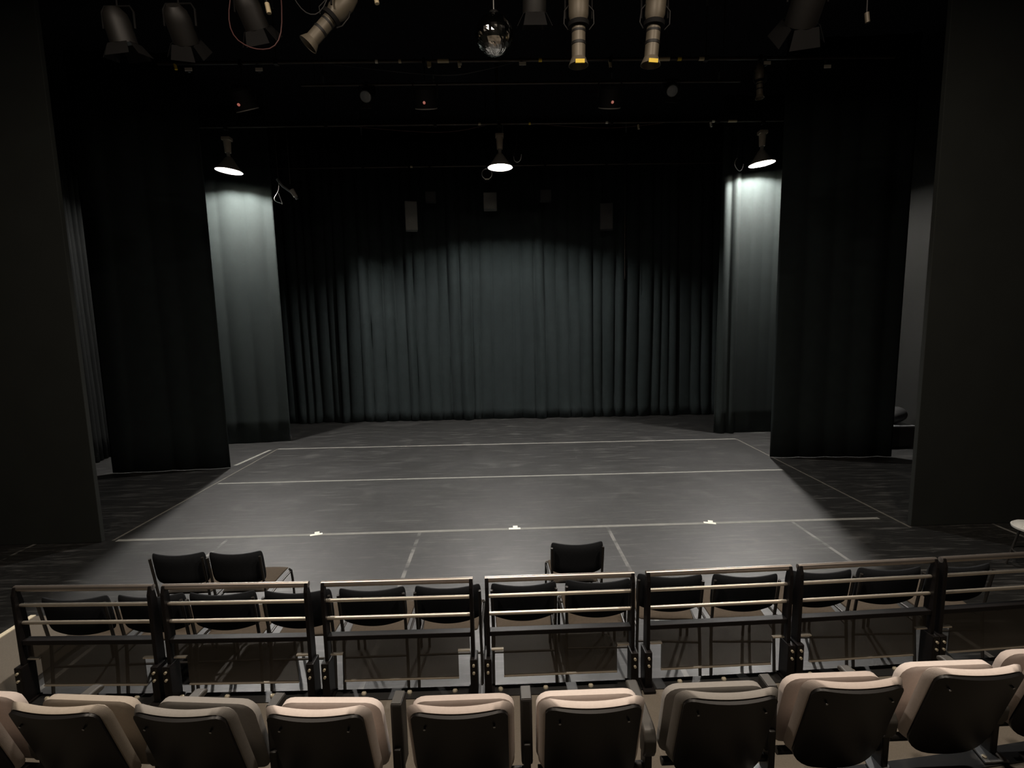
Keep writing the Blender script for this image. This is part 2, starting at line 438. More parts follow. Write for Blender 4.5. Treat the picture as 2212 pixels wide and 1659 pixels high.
# ------------------------------------------------------------------ guard rails
ZT = 0.33
def make_rail(w, label):
    r = thing('guard_rail', label, 'railing', group='guard rail panels along the lower tier')
    h = 0.755
    for s in (-1, 1):
        # fin-shaped post: flat plate edge-on to the audience, arched at the top
        prof = [(-0.035, 0.0), (0.035, 0.0), (0.040, 0.30), (0.036, 0.50), (0.024, 0.66), (0.004, h), (-0.018, h), (-0.035, h - 0.05)]
        mt = Matrix(((0, 0, 1, s * (w / 2 - 0.011) - 0.011), (1, 0, 0, 0), (0, 1, 0, 0), (0, 0, 0, 1)))
        MB().prism(prof, 0.022, mt).build('post', M['rail_black'], r, smooth=False, bevel=0.004)
        b = MB().box((s * (w / 2 - 0.006), -0.012, 0.125), (0.046, 0.10, 0.25), bev=0.006)
        b.box((s * (w / 2 - 0.006), -0.030, 0.006), (0.075, 0.13, 0.012))
        bk = b.build('bracket', M['rail_black'], r, smooth=False)
        for zz in (0.165, 0.215):
            MB().cyl((s * (w / 2 - 0.006), -0.062, zz), (s * (w / 2 - 0.006), -0.073, zz), 0.008, seg=10).build('bolt', M['bolt'], bk)
    MB().cyl((-w / 2, 0, h - 0.014), (w / 2, 0, h - 0.014), 0.019).build('top_rail', M['top_tube'], r)
    for z in (0.632, 0.515):
        MB().cyl((-w / 2 + 0.015, 0, z), (w / 2 - 0.015, 0, z), 0.0115).build('middle_rail', M['rail_tube'], r)
    MB().box((0, -0.002, 0.395), (w - 0.044, 0.050, 0.030)).build('cross_bar', M['rail_black'], r, smooth=False, bevel=0.003)
    x1 = w / 2 - 0.03; x2 = w / 2 - 0.105
    poly = [(-x1, 0.385), (-x1, 0.275), (-x2, 0.275), (-x2, 0.095), (x2, 0.095), (x2, 0.275), (x1, 0.275), (x1, 0.385)]
    mt = Matrix(((1, 0, 0, 0), (0, 0, 1, -0.004), (0, 1, 0, 0), (0, 0, 0, 1)))
    MB().prism(poly, 0.008, mt).build('infill_panel', M['acrylic'], r, smooth=False)
    MB().box((0, -0.002, 0.092), (2 * x2, 0.014, 0.008)).build('panel_edge_highlight', M['rail_tube'], r, smooth=False)  # added bright strip, the highlight on the panel's bottom edge made as a shape
    for s in (-1, 1):
        MB().box((s * (x1 + x2) / 2, -0.006, 0.279), (x1 - x2, 0.020, 0.008)).build('notch_edge_highlight', M['rail_tube'], r, smooth=False)  # added bright strips, highlights on the lower edges above the notches
    return r
rails = [(-2.605, 0.87, 'guard rail panel at the far left, beside the carpeted step'),
         (-1.66, 0.90, 'guard rail panel in front of the pair of loose chairs'),
         (-0.665, 0.93, 'third guard rail panel from the left, with the stage floor joint above it'),
         (0.34, 0.93, 'guard rail panel directly below the lone chair on the stage'),
         (1.345, 0.93, 'fifth guard rail panel from the left, right of the lone chair'),
         (2.315, 0.92, 'sixth guard rail panel from the left, above the grey-pink seats at right'),
         (3.27, 0.92, 'rightmost guard rail panel, cut by the right edge of the photo')]
protos = {}
for x, w, lab in rails:
    if w in protos:
        r = copy_tree(protos[w]); r['label'] = lab
    else:
        r = make_rail(w, lab); protos[w] = r
    r.location = (x, arc1(x) - 0.03, ZT + 0.006)
    r.rotation_euler = (0, 0, math.atan(0.016 * x))

# ------------------------------------------------------------------ loose upholstered chairs
def make_chair(label, group):
    c = thing('stacking_chair', label, 'chair', group=group)
    # local: origin on the floor under the back; +Y is the way the chair faces; back top at z .82
    W = 0.235
    def bf(off):
        def f(u, v):
            x = (u - 0.5) * 2
            rz = 0.56 + 0.26 * v
            # waisted outline: top dips in the middle, bottom edge bellies down
            z = rz + (0.018 * (abs(x) ** 2) * v) - (1 - v) * 0.035 * (1 - x * x)
            cx = 1 - 0.045 * (max(0, v - 0.8) / 0.2) ** 2 - 0.06 * (max(0, 0.25 - v) / 0.25) ** 2
            y = -0.045 - 0.16 * (z - 0.69) + 0.030 * x * x + off * (1 - 0.5 * abs(x) ** 6) * (1 - 0.6 * abs(2 * v - 1) ** 6)
            return Vector((W * x * cx, y, z))
        return f
    MB().slab(bf(0.020), bf(-0.020), 14, 8).build('backrest', M['fabric_black'], c, sub=1)
    def sf(off):
        def f(u, v):
            x = (u - 0.5) * 2; y = 0.03 + 0.44 * v
            cx = 1 - 0.10 * (1 - v) - 0.04 * max(0, (v - 0.85) / 0.15) ** 2
            return Vector((0.225 * x * cx, y, 0.435 + 0.012 * v - 0.02 * max(0, (v - 0.8) / 0.2) ** 2 + off * (1 - 0.6 * abs(x) ** 6) * (1 - 0.6 * abs(2 * v - 1) ** 6)))
        return f
    MB().slab(sf(0.025), sf(-0.020), 10, 8).build('seat', M['fabric_seat'], c, sub=1)
    for s in (-1, 1):
        MB().tube([(s * 0.225, -0.075, 0.80), (s * 0.224, -0.045, 0.62), (s * 0.222, -0.02, 0.46), (s * 0.226, -0.03, 0.30), (s * 0.228, -0.06, 0.0)], 0.011).build('leg', M['frame_tube'], c)
        MB().tube([(s * 0.226, 0.44, 0.425), (s * 0.230, 0.468, 0.40), (s * 0.231, 0.485, 0.30), (s * 0.232, 0.50, 0.0)], 0.011).build('leg', M['frame_tube'], c)
        MB().tube([(s * 0.222, -0.02, 0.395), (s * 0.226, 0.20, 0.400), (s * 0.229, 0.46, 0.395)], 0.009).build('side_bar', M['frame_tube'], c)
    MB().cyl((-0.224, -0.028, 0.30), (0.224, -0.028, 0.30), 0.008).build('stretcher', M['frame_tube'], c)
    return c
G1 = 'row of dark chairs in front of the guard rails'
row = [(-2.985, 3.33, 0.0, 'dark chair at the left end of the row, beside the carpeted step'),
       (-2.465, 3.33, 0.0, 'dark chair behind the gap between the first and second guard rails'),
       (-1.975, 3.33, 0.0, 'dark chair behind the left half of the second guard rail from the left'),
       (-1.45, 3.32, 0.0, 'dark chair behind the right half of the second guard rail from the left'),
       (-0.935, 3.32, 0.0, 'dark chair behind the left half of the third guard rail from the left'),
       (-0.405, 3.32, 0.0, 'dark chair behind the right half of the third guard rail from the left'),
       (0.13, 3.32, 0.0, 'dark chair behind the left half of the guard rail below the lone chair'),
       (0.66, 3.33, -0.02, 'dark chair behind the right half of the guard rail below the lone chair'),
       (1.19, 3.37, -0.09, 'dark chair behind the left half of the fifth guard rail, taller looking than its neighbours'),
       (1.725, 3.34, -0.06, 'dark chair behind the right half of the fifth guard rail'),
       (2.28, 3.36, -0.03, 'dark chair behind the left half of the sixth guard rail'),
       (2.80, 3.37, -0.03, 'dark chair behind the right half of the sixth guard rail'),
       (3.33, 3.38, 0.0, 'dark chair at the right end of the row, behind the rightmost guard rail')]
ch0 = None
for x, y, rz, lab in row:
    if ch0 is None:
        ch0 = make_chair(lab, G1); c = ch0
    else:
        c = copy_tree(ch0); c['label'] = lab
    # chair tops measured at z .82, a little behind the base
    c.location = (x, y + 0.065, 0); c.rotation_euler = (0, 0, rz)
for x, y, rz, lab, g in [(-2.68, 4.04, 0.0, 'left dark chair of the loose pair standing together on the stage floor', 'pair of loose chairs'),
                         (-2.21, 4.03, 0.0, 'right dark chair of the loose pair, its brown seat showing', 'pair of loose chairs'),
                         (0.605, 4.01, 0.0, 'lone dark chair standing by itself on the stage floor', None)]:
    c = copy_tree(ch0); c['label'] = lab
    if g: c['group'] = g
    else: del c['group']
    c.location = (x, y, 0); c.rotation_euler = (0, 0, rz); c.scale = (0.94, 1, 1)

# ------------------------------------------------------------------ tip-up theatre seats
def make_seat(fab):
    s = thing('theatre_seat', 'x', 'theatre seat', group='tip-up seats in the front row')
    TH = math.radians(17)
    def P(x, h, d):
        """h up along the reclined back (0 bottom .. .48 top), d forward of the shell"""
        return Vector((x, -0.135 - 0.16 + (0.54 - 0.06 - h) * math.sin(TH) * 1.0 + d * math.cos(TH) + 0.125, 0.075 + h * math.cos(TH) + d * math.sin(TH)))
    def outline(u, v, w, h0, h1, rc_t, rc_b, bot):
        """rounded panel: u,v in 0..1 -> x,h"""
        x = (u - 0.5) * 2
        hw = w / 2 * (bot + (1 - bot) * v ** 0.8)
        h = h0 + (h1 - h0) * v
        dt = (h1 - h) / rc_t
        if dt < 1: hw -= rc_t * (1 - math.sqrt(max(0, 1 - (1 - dt) ** 2)))
        db = (h - h0) / rc_b
        if db < 1: hw -= rc_b * (1 - math.sqrt(max(0, 1 - (1 - db) ** 2)))
        return x * hw, h
    def remap(v, k=0.5):
        return 0.5 - 0.5 * math.cos(PI * v) if k else v
    def shell(off):
        def f(u, v):
            v = remap(v)
            x, h = outline(u, v, 0.378, 0.0, 0.488, 0.04, 0.10, 1.0)
            d = 0.028 * (x / 0.19) ** 2 + off
            return P(x, h, d)
        return f
    MB().slab(shell(0.012), shell(-0.006), 16, 18).build('back_shell', M['shell'], s, angle=50)
    # thin bright moulded lip of the shell
    def cushion(off, w, hh, grow):
        def f(u, v):
            v = remap(v)
            x, h = outline(u, v, w, 0.03, hh, 0.055, 0.08, 1.0)
            e = max(abs(2 * u - 1), abs(2 * v - 1)) ** 8
            d = 0.024 * (x / 0.2) ** 2 + off - grow * e
            return P(x, h, d)
        return f
    MB().slab(cushion(0.060, 0.425, 0.500, 0.025), cushion(0.011, 0.392, 0.494, 0.0), 16, 18).build('back_cushion', M[fab], s, angle=70)
    # tipped-up seat standing in front of the back
    def tip(off, g):
        def f(u, v):
            v = remap(v)
            x, z = outline(u, v, 0.43, 0.09, 0.482, 0.06, 0.06, 1.0)
            e = max(abs(2 * u - 1), abs(2 * v - 1)) ** 8
            y = -0.022 + 0.26 * (0.482 - z) + off - g * e
            return Vector((x, y, z))
        return f
    MB().slab(tip(0.072, 0.025), tip(0.0, -0.015), 14, 16).build('tip_up_cushion', M[fab], s, angle=70)
    for sx in (-1, 1):
        p = P(sx * 0.135, 0.425, -0.004 + 0.014); q = P(sx * 0.135, 0.425, -0.012 + 0.014 - 0.004)
        MB().cyl(p, q, 0.005, seg=10).build('screw', M['steel'], s)
    # stanchion, foot plate and bracket on the right-hand side (arm centre at x = .268)
    MB().box((0.268, 0.055, 0.12), (0.030, 0.075, 0.24), bev=0.006).build('stanchion', M['plastic'], s, smooth=False)
    MB().prism([(-0.075, -0.06), (0.035, -0.06), (0.03, 0.06), (-0.045, 0.06)], 0.008, Matrix.Translation((0.262, 0.035, 0.0055))).build('foot_plate', M['steel'], s, smooth=False)
    MB().lathe([(0, 0.0), (0.010, 0), (0.010, 0.007), (0, 0.009)], Matrix.Translation((0.205, 0.0, 0.0135)), seg=10).build('foot_bolt', M['bolt'], s)
    MB().cyl((-0.21, 0.055, 0.085), (0.255, 0.055, 0.085), 0.018).build('pivot_bar', M['plastic'], s)
    return s
def arm(s, down):
    """armrest of a seat: parked upright or folded down towards the stage"""
    if not down:
        o = MB().box((0.268, 0.075, 0.285), (0.050, 0.085, 0.31), bev=0.010).build('armrest', M['plastic'], s, smooth=False)
        MB().box((0.268, 0.075, 0.4405), (0.040, 0.075, 0.004)).build('armrest_tip', M['arm_grey'], o, smooth=False)
    else:
        prof = [(0.015, 0.16), (-0.005, 0.20), (-0.010, 0.255), (0.010, 0.288), (0.040, 0.298), (0.30, 0.298), (0.325, 0.288), (0.325, 0.268), (0.12, 0.255), (0.075, 0.235), (0.065, 0.16)]
        mt = Matrix(((0, 0, 1, 0.268 - 0.027), (1, 0, 0, 0), (0, 1, 0, 0), (0, 0, 0, 1)))
        MB().prism(prof, 0.054, mt).build('armrest', M['arm_grey'], s, smooth=True, bevel=0.008, angle=30)
seats = [(-2.33, 'fabric_pink_dim', True, 'tip-up seat cut by the left edge of the photo'),
         (-1.79, 'fabric_tan', True, 'tan tip-up seat at the left end of the front row, black back shell'),
         (-1.275, 'fabric_grey', False, 'grey-covered tip-up seat left of the brightest pink pair'),
         (-0.745, 'fabric_pink', False, 'bright pink tip-up seat with an upright armrest on each side, below the left chairs'),
         (-0.19, 'fabric_pink_dim', False, 'dimmer pink tip-up seat at the middle of the row, between two upright armrests'),
         (0.335, 'fabric_pink', True, 'bright pink tip-up seat with the lowered armrest on its right'),
         (0.885, 'fabric_grey', False, 'grey-covered tip-up seat right of the lowered armrest'),
         (1.42, 'fabric_pink_dim', True, 'dimmer pink tip-up seat between the right grey seat and the rightmost bright one'),
         (1.97, 'fabric_pink', True, 'bright pale pink tip-up seat nearest the right edge of the photo'),
         (2.50, 'fabric_pink_dim', True, 'tip-up seat cut by the right edge of the photo')]
sp = {}
for x, fab, down, lab in seats:
    if fab not in sp:
        s = make_seat(fab); sp[fab] = s
        base = s
    else:
        base = sp[fab]
        s = bpy.data.objects.new('theatre_seat', None); link(s)
        s['category'] = 'theatre seat'; s['group'] = 'tip-up seats in the front row'
        for chd in list(base.children):
            if chd.name.startswith('armrest'): continue
            copy_tree(chd, s)
    s['label'] = lab
    arm(s, down)
    s.location = (x, arc2(x) - 0.03, 0.6165)
    s.rotation_euler = (0, 0, math.radians(-5.5 if x < -1.0 else (-3 if x < -0.5 else 0)))

# ------------------------------------------------------------------ overhead: pipes
def pipe(y, z, x0, x1, label, hangers, bands):
    p = thing('lighting_pipe', label, 'pipe', (0, y, z), group='lighting pipes over the stage')
    MB().cyl((x0, 0, 0), (x1, 0, 0), 0.025).build('tube', M['pipe'], p)
    for hx in hangers:
        h = MB().cyl((hx, 0, 0.02), (hx, 0, 8.0 - z), 0.008, seg=8).box((hx, 0, 0.0), (0.06, 0.075, 0.075)).build('hanger', M['pipe'], p)
        MB().cyl((hx, 0, 0.75), (hx, 0, 0.95), 0.016, seg=10).build('turnbuckle', M['steel'], h)
    for bx, bw, bm in bands:
        MB().cyl((bx - bw / 2, 0, 0), (bx + bw / 2, 0, 0), 0.028).build('tape_band', M[bm], p)
    return p
P0, P1, P2, P3 = (5.3, 6.75), (8.15, 6.60), (10.8, 6.68), (13.2, 6.58)
pipe(*P0, -4.8, 4.8, 'dark steel lighting pipe nearest the seats, above the frame', [-3.4, 0.5, 3.4], [])
pipe(*P1, -5.0, 6.2, 'dark steel lighting pipe just behind the mirror ball', [-3.25, 3.26], [(-0.75, 0.17, 'cream'), (-1.4, 0.04, 'cream'), (2.62, 0.16, 'cream'), (2.85, 0.06, 'yellow'), (0.72, 0.05, 'yellow'), (3.2, 0.10, 'cream'), (-1.75, 0.04, 'tagwhite')])
pipe(*P2, -6.6, 6.8, 'dark steel lighting pipe carrying the three glowing work lights', [-3.4, -1.2, 2.4, 4.6], [(-0.3, 0.05, 'cream'), (0.72, 0.04, 'yellow'), (2.3, 0.05, 'tagwhite'), (4.5, 0.06, 'tagwhite'), (4.9, 0.18, 'cream')])
pipe(*P3, -6.6, 6.8, 'dark steel lighting pipe in front of the backdrop, carrying the loudspeakers', [-3.3, 0.2, 3.3], [(-2.1, 0.06, 'cream'), (-3.3, 0.05, 'cream')])
# vertical drop pipe between the middle pipes
vp = thing('drop_pipe', 'vertical dark pipe hanging above the middle work light', 'pipe', (0.07, 10.9, 8.0))
MB().cyl((0, 0, 0), (0, 0, -1.22), 0.035).cyl((0, 0, -0.02), (0, 0, 0), 0.09).build('tube', M['pipe'], vp)

def clamp(root, drop, mtl='lamp_black'):
    MB().box((0, 0, -0.005), (0.05, 0.085, 0.085), bev=0.01).cyl((0, 0, -0.04), (0, 0, -drop), 0.009, seg=10).build('clamp', M[mtl], root, smooth=False)
def yoke(root, piv, d, half, arm_len, mtl='lamp_black'):
    d = Vector(d).normalized(); piv = Vector(piv)
    ax = Vector((1, 0, 0))
    if abs(d.x) > 0.35: ax = Vector((0, 1, 0)) - d * d.y; ax.normalize()
    top = piv + Vector((0, 0, arm_len))
    MB().tube([piv + ax * half, piv + ax * half + Vector((0, 0, arm_len * 0.75)), top + ax * half * 0.8, top - ax * half * 0.8, piv - ax * half + Vector((0, 0, arm_len * 0.75)), piv - ax * half], 0.010, seg=8).build('yoke', M[mtl], root)

def profile_spot(pos, pz, d, label, tagm='yellow', k=1.0, body='lamp_body'):
    r = thing('profile_spotlight', label, 'stage light', pos, group='profile spotlights')
    piv = Vector((0, 0, pz)); R = Matrix.Translation(piv) @ frame_to(d)
    clamp(r, -pz - 0.22 * k)
    yoke(r, piv, d, 0.125 * k, 0.22 * k)
    S = Matrix.Diagonal((k, k, k, 1))
    MB().lathe([(0, 0.30), (0.045, 0.30), (0.075, 0.25), (0.095, 0.16), (0.092, 0.03), (0.070, -0.03), (0, -0.03)], R @ S, 24).build('lamp_housing', M[body], r)
    MB().lathe([(0, -0.03), (0.098, -0.03), (0.098, -0.07), (0, -0.07)], R @ S, 24).build('shutter_ring', M['lamp_black'], r)
    MB().lathe([(0.064, -0.07), (0.064, -0.34), (0.058, -0.34), (0.058, -0.07)], R @ S, 24).build('lens_tube', M[body], r)
    MB().lathe([(0.056, -0.10), (0.067, -0.10), (0.067, -0.12), (0.056, -0.12)], R @ S, 24).build('barrel_ring', M['lamp_dark'], r)
    MB().lathe([(0.056, -0.2), (0.0685, -0.2), (0.0685, -0.225), (0.056, -0.225)], R @ S, 24).build('barrel_ring', M['lamp_dark'], r)
    MB().lathe([(0.062, -0.34), (0.088, -0.40), (0.094, -0.40), (0.068, -0.335)], R @ S, 4 * 6).build('colour_frame', M[body], r)
    MB().lathe([(0, -0.305), (0.057, -0.305), (0.057, -0.315), (0, -0.32)], R @ S, 24).build('lens', M['glass'], r)
    # coloured label on the side of the frame facing the audience
    mt = R @ S @ Matrix.Translation((0, -0.093, -0.398))
    if tagm: MB().box((0, 0, 0), (0.085, 0.012, 0.034), mt).build('tag', M[tagm], r, smooth=False)
    # handle loops at either side
    for sx in (-1, 1):
        MB().tube([R @ S @ Vector(p) for p in ((sx * 0.09, 0, 0.12), (sx * 0.135, -0.02, 0.06), (sx * 0.14, -0.02, -0.05), (sx * 0.10, 0, -0.09))], 0.006).build('handle', M['lamp_dark'], r)
    return r
profile_spot((0.85, P0[0], P0[1]), -1.16, (0.0, 0.04, -1), 'tan profile spotlight pointing straight down right of the mirror ball, yellow tag', k=1.05)
profile_spot((1.60, P0[0], P0[1]), -1.16, (-0.07, 0.05, -1), 'tan profile spotlight pointing down, second right of the mirror ball, yellow tag', k=1.05)
profile_spot((-1.52, P0[0], P0[1]), -1.10, (-0.60, -0.12, -0.70), 'tan profile spotlight tilted down to the left, left of the mirror ball', tagm=None, k=1.0)
profile_spot((4.1, P1[0], P1[1]), -0.30, (0.03, -0.05, -1), 'small ribbed profile spotlight above the right work light', tagm=None, k=0.72)

def fresnel(pos, pz, d, label, k=1.0, body='lamp_dark'):
    r = thing('fresnel_spotlight', label, 'stage light', pos, group='dark fresnel spotlights')
    piv = Vector((0, 0, pz)); R = Matrix.Translation(piv) @ frame_to(d) @ Matrix.Diagonal((k, k, k, 1))
    clamp(r, -pz - 0.2 * k); yoke(r, piv, d, 0.15 * k, 0.2 * k)
    MB().lathe([(0, 0.17), (0.06, 0.17), (0.10, 0.12), (0.115, 0.05), (0.115, -0.13), (0.105, -0.13), (0.10, -0.10), (0, -0.10)], R, 24).build('housing', M[body], r)
    MB().lathe([(0, -0.095), (0.1, -0.095), (0.09, -0.115), (0, -0.125)], R, 24).build('lens', M['glass'], r)
    b = MB()
    for a in range(4):
        q = R @ Matrix.Rotation(a * PI / 2, 4, 'Z')
        b.prism([(-0.09, 0), (0.09, 0), (0.115, 0.13), (-0.115, 0.13)], 0.004, q @ Matrix.Translation((0, 0.105, -0.13)) @ Matrix.Rotation(math.radians(-60), 4, 'X'))
    b.build('barn_doors', M['lamp_black'], r, smooth=False)
    return r
fresnel((-3.58, P0[0], P0[1]), -1.22, (0.1, 0.25, -1), 'dim brown fresnel light high at the far left')
fresnel((-3.0, P0[0], P0[1]), -1.20, (-0.1, 0.7, -0.7), 'dark fresnel light second from the left under the top pipe')
fresnel((-2.32, P0[0], P0[1]), -1.08, (0.15, 0.6, -0.8), 'dark fresnel light with a looped red cable, left of the tilted spotlight')
fresnel((3.12, P0[0], P0[1]), -1.02, (0.1, 0.7, -0.6), 'wide dim light high above the right work light', k=1.35)
fresnel((0.42, P0[0], P0[1]), -0.96, (0, 0.4, -1), 'dark fresnel light just right of the mirror ball')

def par(pos, pz, d, label, k=1.0):
    r = thing('led_par_light', label, 'stage light', pos, group='par lights with a red indicator')
    piv = Vector((0, 0, pz)); R = Matrix.Translation(piv) @ frame_to(d) @ Matrix.Diagonal((k, k, k, 1))
    clamp(r, -pz - 0.26 * k); yoke(r, piv, d, 0.185 * k, 0.26 * k)
    MB().lathe([(0, 0.16), (0.12, 0.16), (0.16, 0.12), (0.165, -0.13), (0.155, -0.13), (0.155, -0.10), (0, -0.10)], R, 28).build('can', M['lamp_black'], r)
    MB().lathe([(0.153, -0.128), (0.170, -0.128), (0.170, -0.142), (0.153, -0.142)], R, 28).build('front_rim', M['shade_out'], r)
    MB().lathe([(0, 0), (0.02, 0), (0.02, 0.02), (0, 0.025)], Matrix.Translation(piv + Vector((0.0, -0.15 * k, -0.13 * k))) @ Matrix.Rotation(PI / 2, 4, 'X'), 10).build('indicator', M['red_led'], r)
    return r
par((-1.04, P1[0], P1[1]), -0.53, (0, 0.5, -1), 'black par light with a red dot, left of centre between the upper pipes')
par((1.79, P1[0], P1[1]), -0.55, (0, 0.5, -1), 'black par light with a red dot, right of centre between the upper pipes')
par((-3.78, P1[0], P1[1]), -0.53, (0.2, 0.5, -1), 'black par light with a red dot above the left work light')

def round_spot(pos, pz, d, label, k=1.0):
    r = thing('followspot', label, 'stage light', pos, group='black spotlights with a pale lens')
    r.name = 'lensed_spotlight'
    piv = Vector((0, 0, pz)); R = Matrix.Translation(piv) @ frame_to(d) @ Matrix.Diagonal((k, k, k, 1))
    clamp(r, -pz - 0.16 * k); yoke(r, piv, d, 0.14 * k, 0.16 * k)
    MB().lathe([(0, 0.26), (0.08, 0.26), (0.115, 0.2), (0.115, -0.16), (0.105, -0.16), (0.105, -0.13), (0, -0.13)], R, 24).build('housing', M['lamp_black'], r)
    MB().lathe([(0, -0.125), (0.104, -0.125), (0.09, -0.145), (0, -0.165)], R, 24).build('lens', M['glass'], r)
    MB().prism([(-0.10, 0), (0.10, 0), (0.10, 0.12), (-0.10, 0.12)], 0.004, R @ Matrix.Translation((0, 0.11, -0.16)) @ Matrix.Rotation(math.radians(-70), 4, 'X')).build('flap', M['lamp_dark'], r, smooth=False)
    return r
round_spot((-2.12, 9.0, 6.65), -0.16, (0.0, -0.8, -0.55), 'spotlight with a pale lens left of the middle work light', 0.95)
round_spot((3.02, 9.0, 6.65), -0.12, (-0.15, -0.8, -0.55), 'spotlight with a pale lens and brown flap left of the right work light', 0.95)
sp_pipe = thing('lighting_pipe', 'short dark lighting pipe carrying the two pale-lensed spotlights', 'pipe', (0, 9.0, 6.65), group='lighting pipes over the stage')
MB().cyl((-3.2, 0, 0), (4.2, 0, 0), 0.022).build('tube', M['pipe'], sp_pipe)
for hx in (-2.97, 3.9):
    MB().cyl((hx, 0, 0.0), (hx, 0, 1.35), 0.007, seg=8).build('hanger', M['pipe'], sp_pipe)

# work lights: the three glowing lamps
def work_light(pos, d, label):
    r = thing('work_light', label, 'work light', pos, group='three glowing work lights')
    pz = -0.73
    d = Vector(d).normalized()
    R = Matrix.Translation((0, 0, pz)) @ frame_to(d)
    MB().box((0, 0, -0.01), (0.07, 0.10, 0.10), bev=0.012).cyl((0, 0, -0.05), (0, 0, -0.16), 0.014, seg=10).build('clamp', M['lamp_dark'], r, smooth=False)
    b = MB().box((0, 0, -0.225), (0.17, 0.15, 0.07), bev=0.015)
    b.cyl((0, 0, -0.26), (0, 0, -0.49), 0.072, 0.058, seg=20)
    b.build('socket_housing', M['socket'], r, angle=30)
    MB().tube([(0, 0, -0.48), (0, 0, -0.53), (R @ Vector((0, 0, 0.14)))], 0.035, 12).build('neck', M['shade_out'], r)
    MB().lathe([(0.05, 0.155), (0.075, 0.13), (0.125, 0.055), (0.19, -0.035), (0.250, -0.110), (0.256, -0.118), (0.248, -0.114), (0.185, -0.032), (0.115, 0.05), (0.045, 0.12), (0.0, 0.13)], R, 32).build('shade', M['shade_out'], r)
    MB().lathe([(0, -0.022), (0.04, -0.020), (0.065, -0.012), (0.070, 0.0), (0.05, 0.03), (0.0, 0.04)], R, 32).build('glowing_face', M['lens'], r)
    return r
work_light((-5.40, 10.8, 6.67), (-0.10, 0, -1), 'glowing work light above the lit left leg curtain')
work_light((0.10, 10.8, 6.67), (0, 0, -1), 'glowing work light at the middle of the stage')
work_light((5.54, 10.8, 6.67), (0.10, 0, -1), 'glowing work light above the lit right leg curtain')

# mirror ball
mb = thing('mirror_ball', 'mirror ball hanging from the top pipe at the middle of the stage', 'mirror ball', (0.02, P0[0], P0[1]))
b = MB(); bmesh.ops.create_uvsphere(b.bm, u_segments=44, v_segments=26, radius=0.185, matrix=Matrix.Translation((0, 0, -1.30)))
for v in b.bm.verts:
    c0 = Vector((0, 0, -1.30)); v.co = c0 + (v.co - c0) * (1 + rnd.uniform(-0.009, 0.009))
o = b.build('ball', M['ball'], mb, smooth=False)
MB().cyl((0, 0, -1.09), (0, 0, -1.13), 0.045).build('cap', M['lamp_black'], mb)
MB().cyl((0, 0, 0.0), (0, 0, -1.10), 0.006, seg=8).build('chain', M['wire'], mb)
MB().cyl((0, 0, 0.03), (0, 0, -0.16), 0.055).build('motor', M['lamp_black'], mb)

# loudspeakers hung in front of the backdrop
def speaker(x, y, ztop, w, h, label, rz=0.0, m='speaker'):
    r = thing('hanging_loudspeaker', label, 'loudspeaker', (x, y, P3[1]), rz, 'loudspeakers hung in front of the backdrop')
    dz = ztop - P3[1]
    MB().box((0, 0, -0.005), (0.05, 0.085, 0.085)).cyl((0, 0, -0.03), (0, 0, dz), 0.012, seg=8).build('clamp', M['lamp_black'], r, smooth=False)
    MB().box((0, 0, dz - h / 2), (w, w * 0.9, h), bev=0.012).build('cabinet', M[m], r, smooth=False)
    MB().box((0, -w * 0.45 - 0.003, dz - h / 2), (w * 0.86, 0.012, h * 0.92)).build('grille', M['grille' if m != 'speaker' else 'speaker'], r, smooth=False)
    return r
speaker(-2.16, P3[0], 5.72, 0.30, 0.70, 'grey loudspeaker hanging left of the middle work light', 0.2)
speaker(-0.15, P3[0], 5.90, 0.33, 0.40, 'small grey loudspeaker hanging below the middle work light')
speaker(2.81, P3[0], 5.60, 0.32, 0.64, 'dark loudspeaker hanging right of the middle work light', -0.2, 'grille')
speaker(-1.65, P3[0], 5.95, 0.26, 0.24, 'small dark box hanging beside the left hanging loudspeaker', 0.1, 'grille')
speaker(1.25, P3[0], 5.95, 0.28, 0.26, 'small dark box hanging right of the middle work light', 0.0, 'grille')
cam_ = thing('ringed_spotlight', 'small black spotlight with a bright ring under the middle work light', 'stage light', (-0.20, 12.2, 6.28))
MB().lathe([(0, 0), (0.10, 0), (0.12, 0.06), (0.12, 0.25), (0.06, 0.30), (0, 0.30)], Matrix.Translation((0, 0.05, -0.17)) @ Matrix.Rotation(-PI / 2, 4, 'X')).build('housing', M['lamp_black'], cam_)
MB().tube([(0.118 * math.cos(a), 0.04, -0.17 + 0.118 * math.sin(a)) for a in [2 * PI * k / 24 for k in range(24)]], 0.010, closed=True).build('front_ring', M['wire'], cam_)
MB().box((0, 0.03, -0.29), (0.10, 0.02, 0.025)).build('tag', M['tagwhite'], cam_, smooth=False)
MB().cyl((0, 0.15, 1.70), (0, 0.15, -0.06), 0.010).build('hanger', M['lamp_black'], cam_)

# hanging cable tails with connectors and tags
def tail(pos, ln, label, conn='cable', tagm='tagwhite', tilt=0.0, tw=0.105, th=0.045):
    r = thing('cable_tail', label, 'cable', pos, tilt, 'cable tails hanging from the pipes')
    MB().tube([(0, 0, 0.0), (0.02, -0.01, -0.3 * ln), (-0.015, -0.01, -0.65 * ln), (0, 0, -ln)], 0.007).build('cable', M['cable'], r)
    MB().cyl((0, 0, -ln), (0.015, 0, -ln - 0.09), 0.022, seg=10).build('connector', M['plastic'] if conn == 'cable' else M[conn], r)
    if tagm: MB().box((0.02, -0.026, -ln - 0.06), (tw, 0.012, th)).build('tag', M[tagm], r, smooth=False)
    return r
tail((-4.56, 8.15, 6.60), 0.04, 'white-tagged cable tail farthest left on the pipe behind the mirror ball')
tail((-3.52, 8.15, 6.60), 0.05, 'cable tail with a white tag left of the tilted spotlight')
tail((0.43, 8.15, 6.62), 0.02, 'cable tail with a white tag just right of the mirror ball')
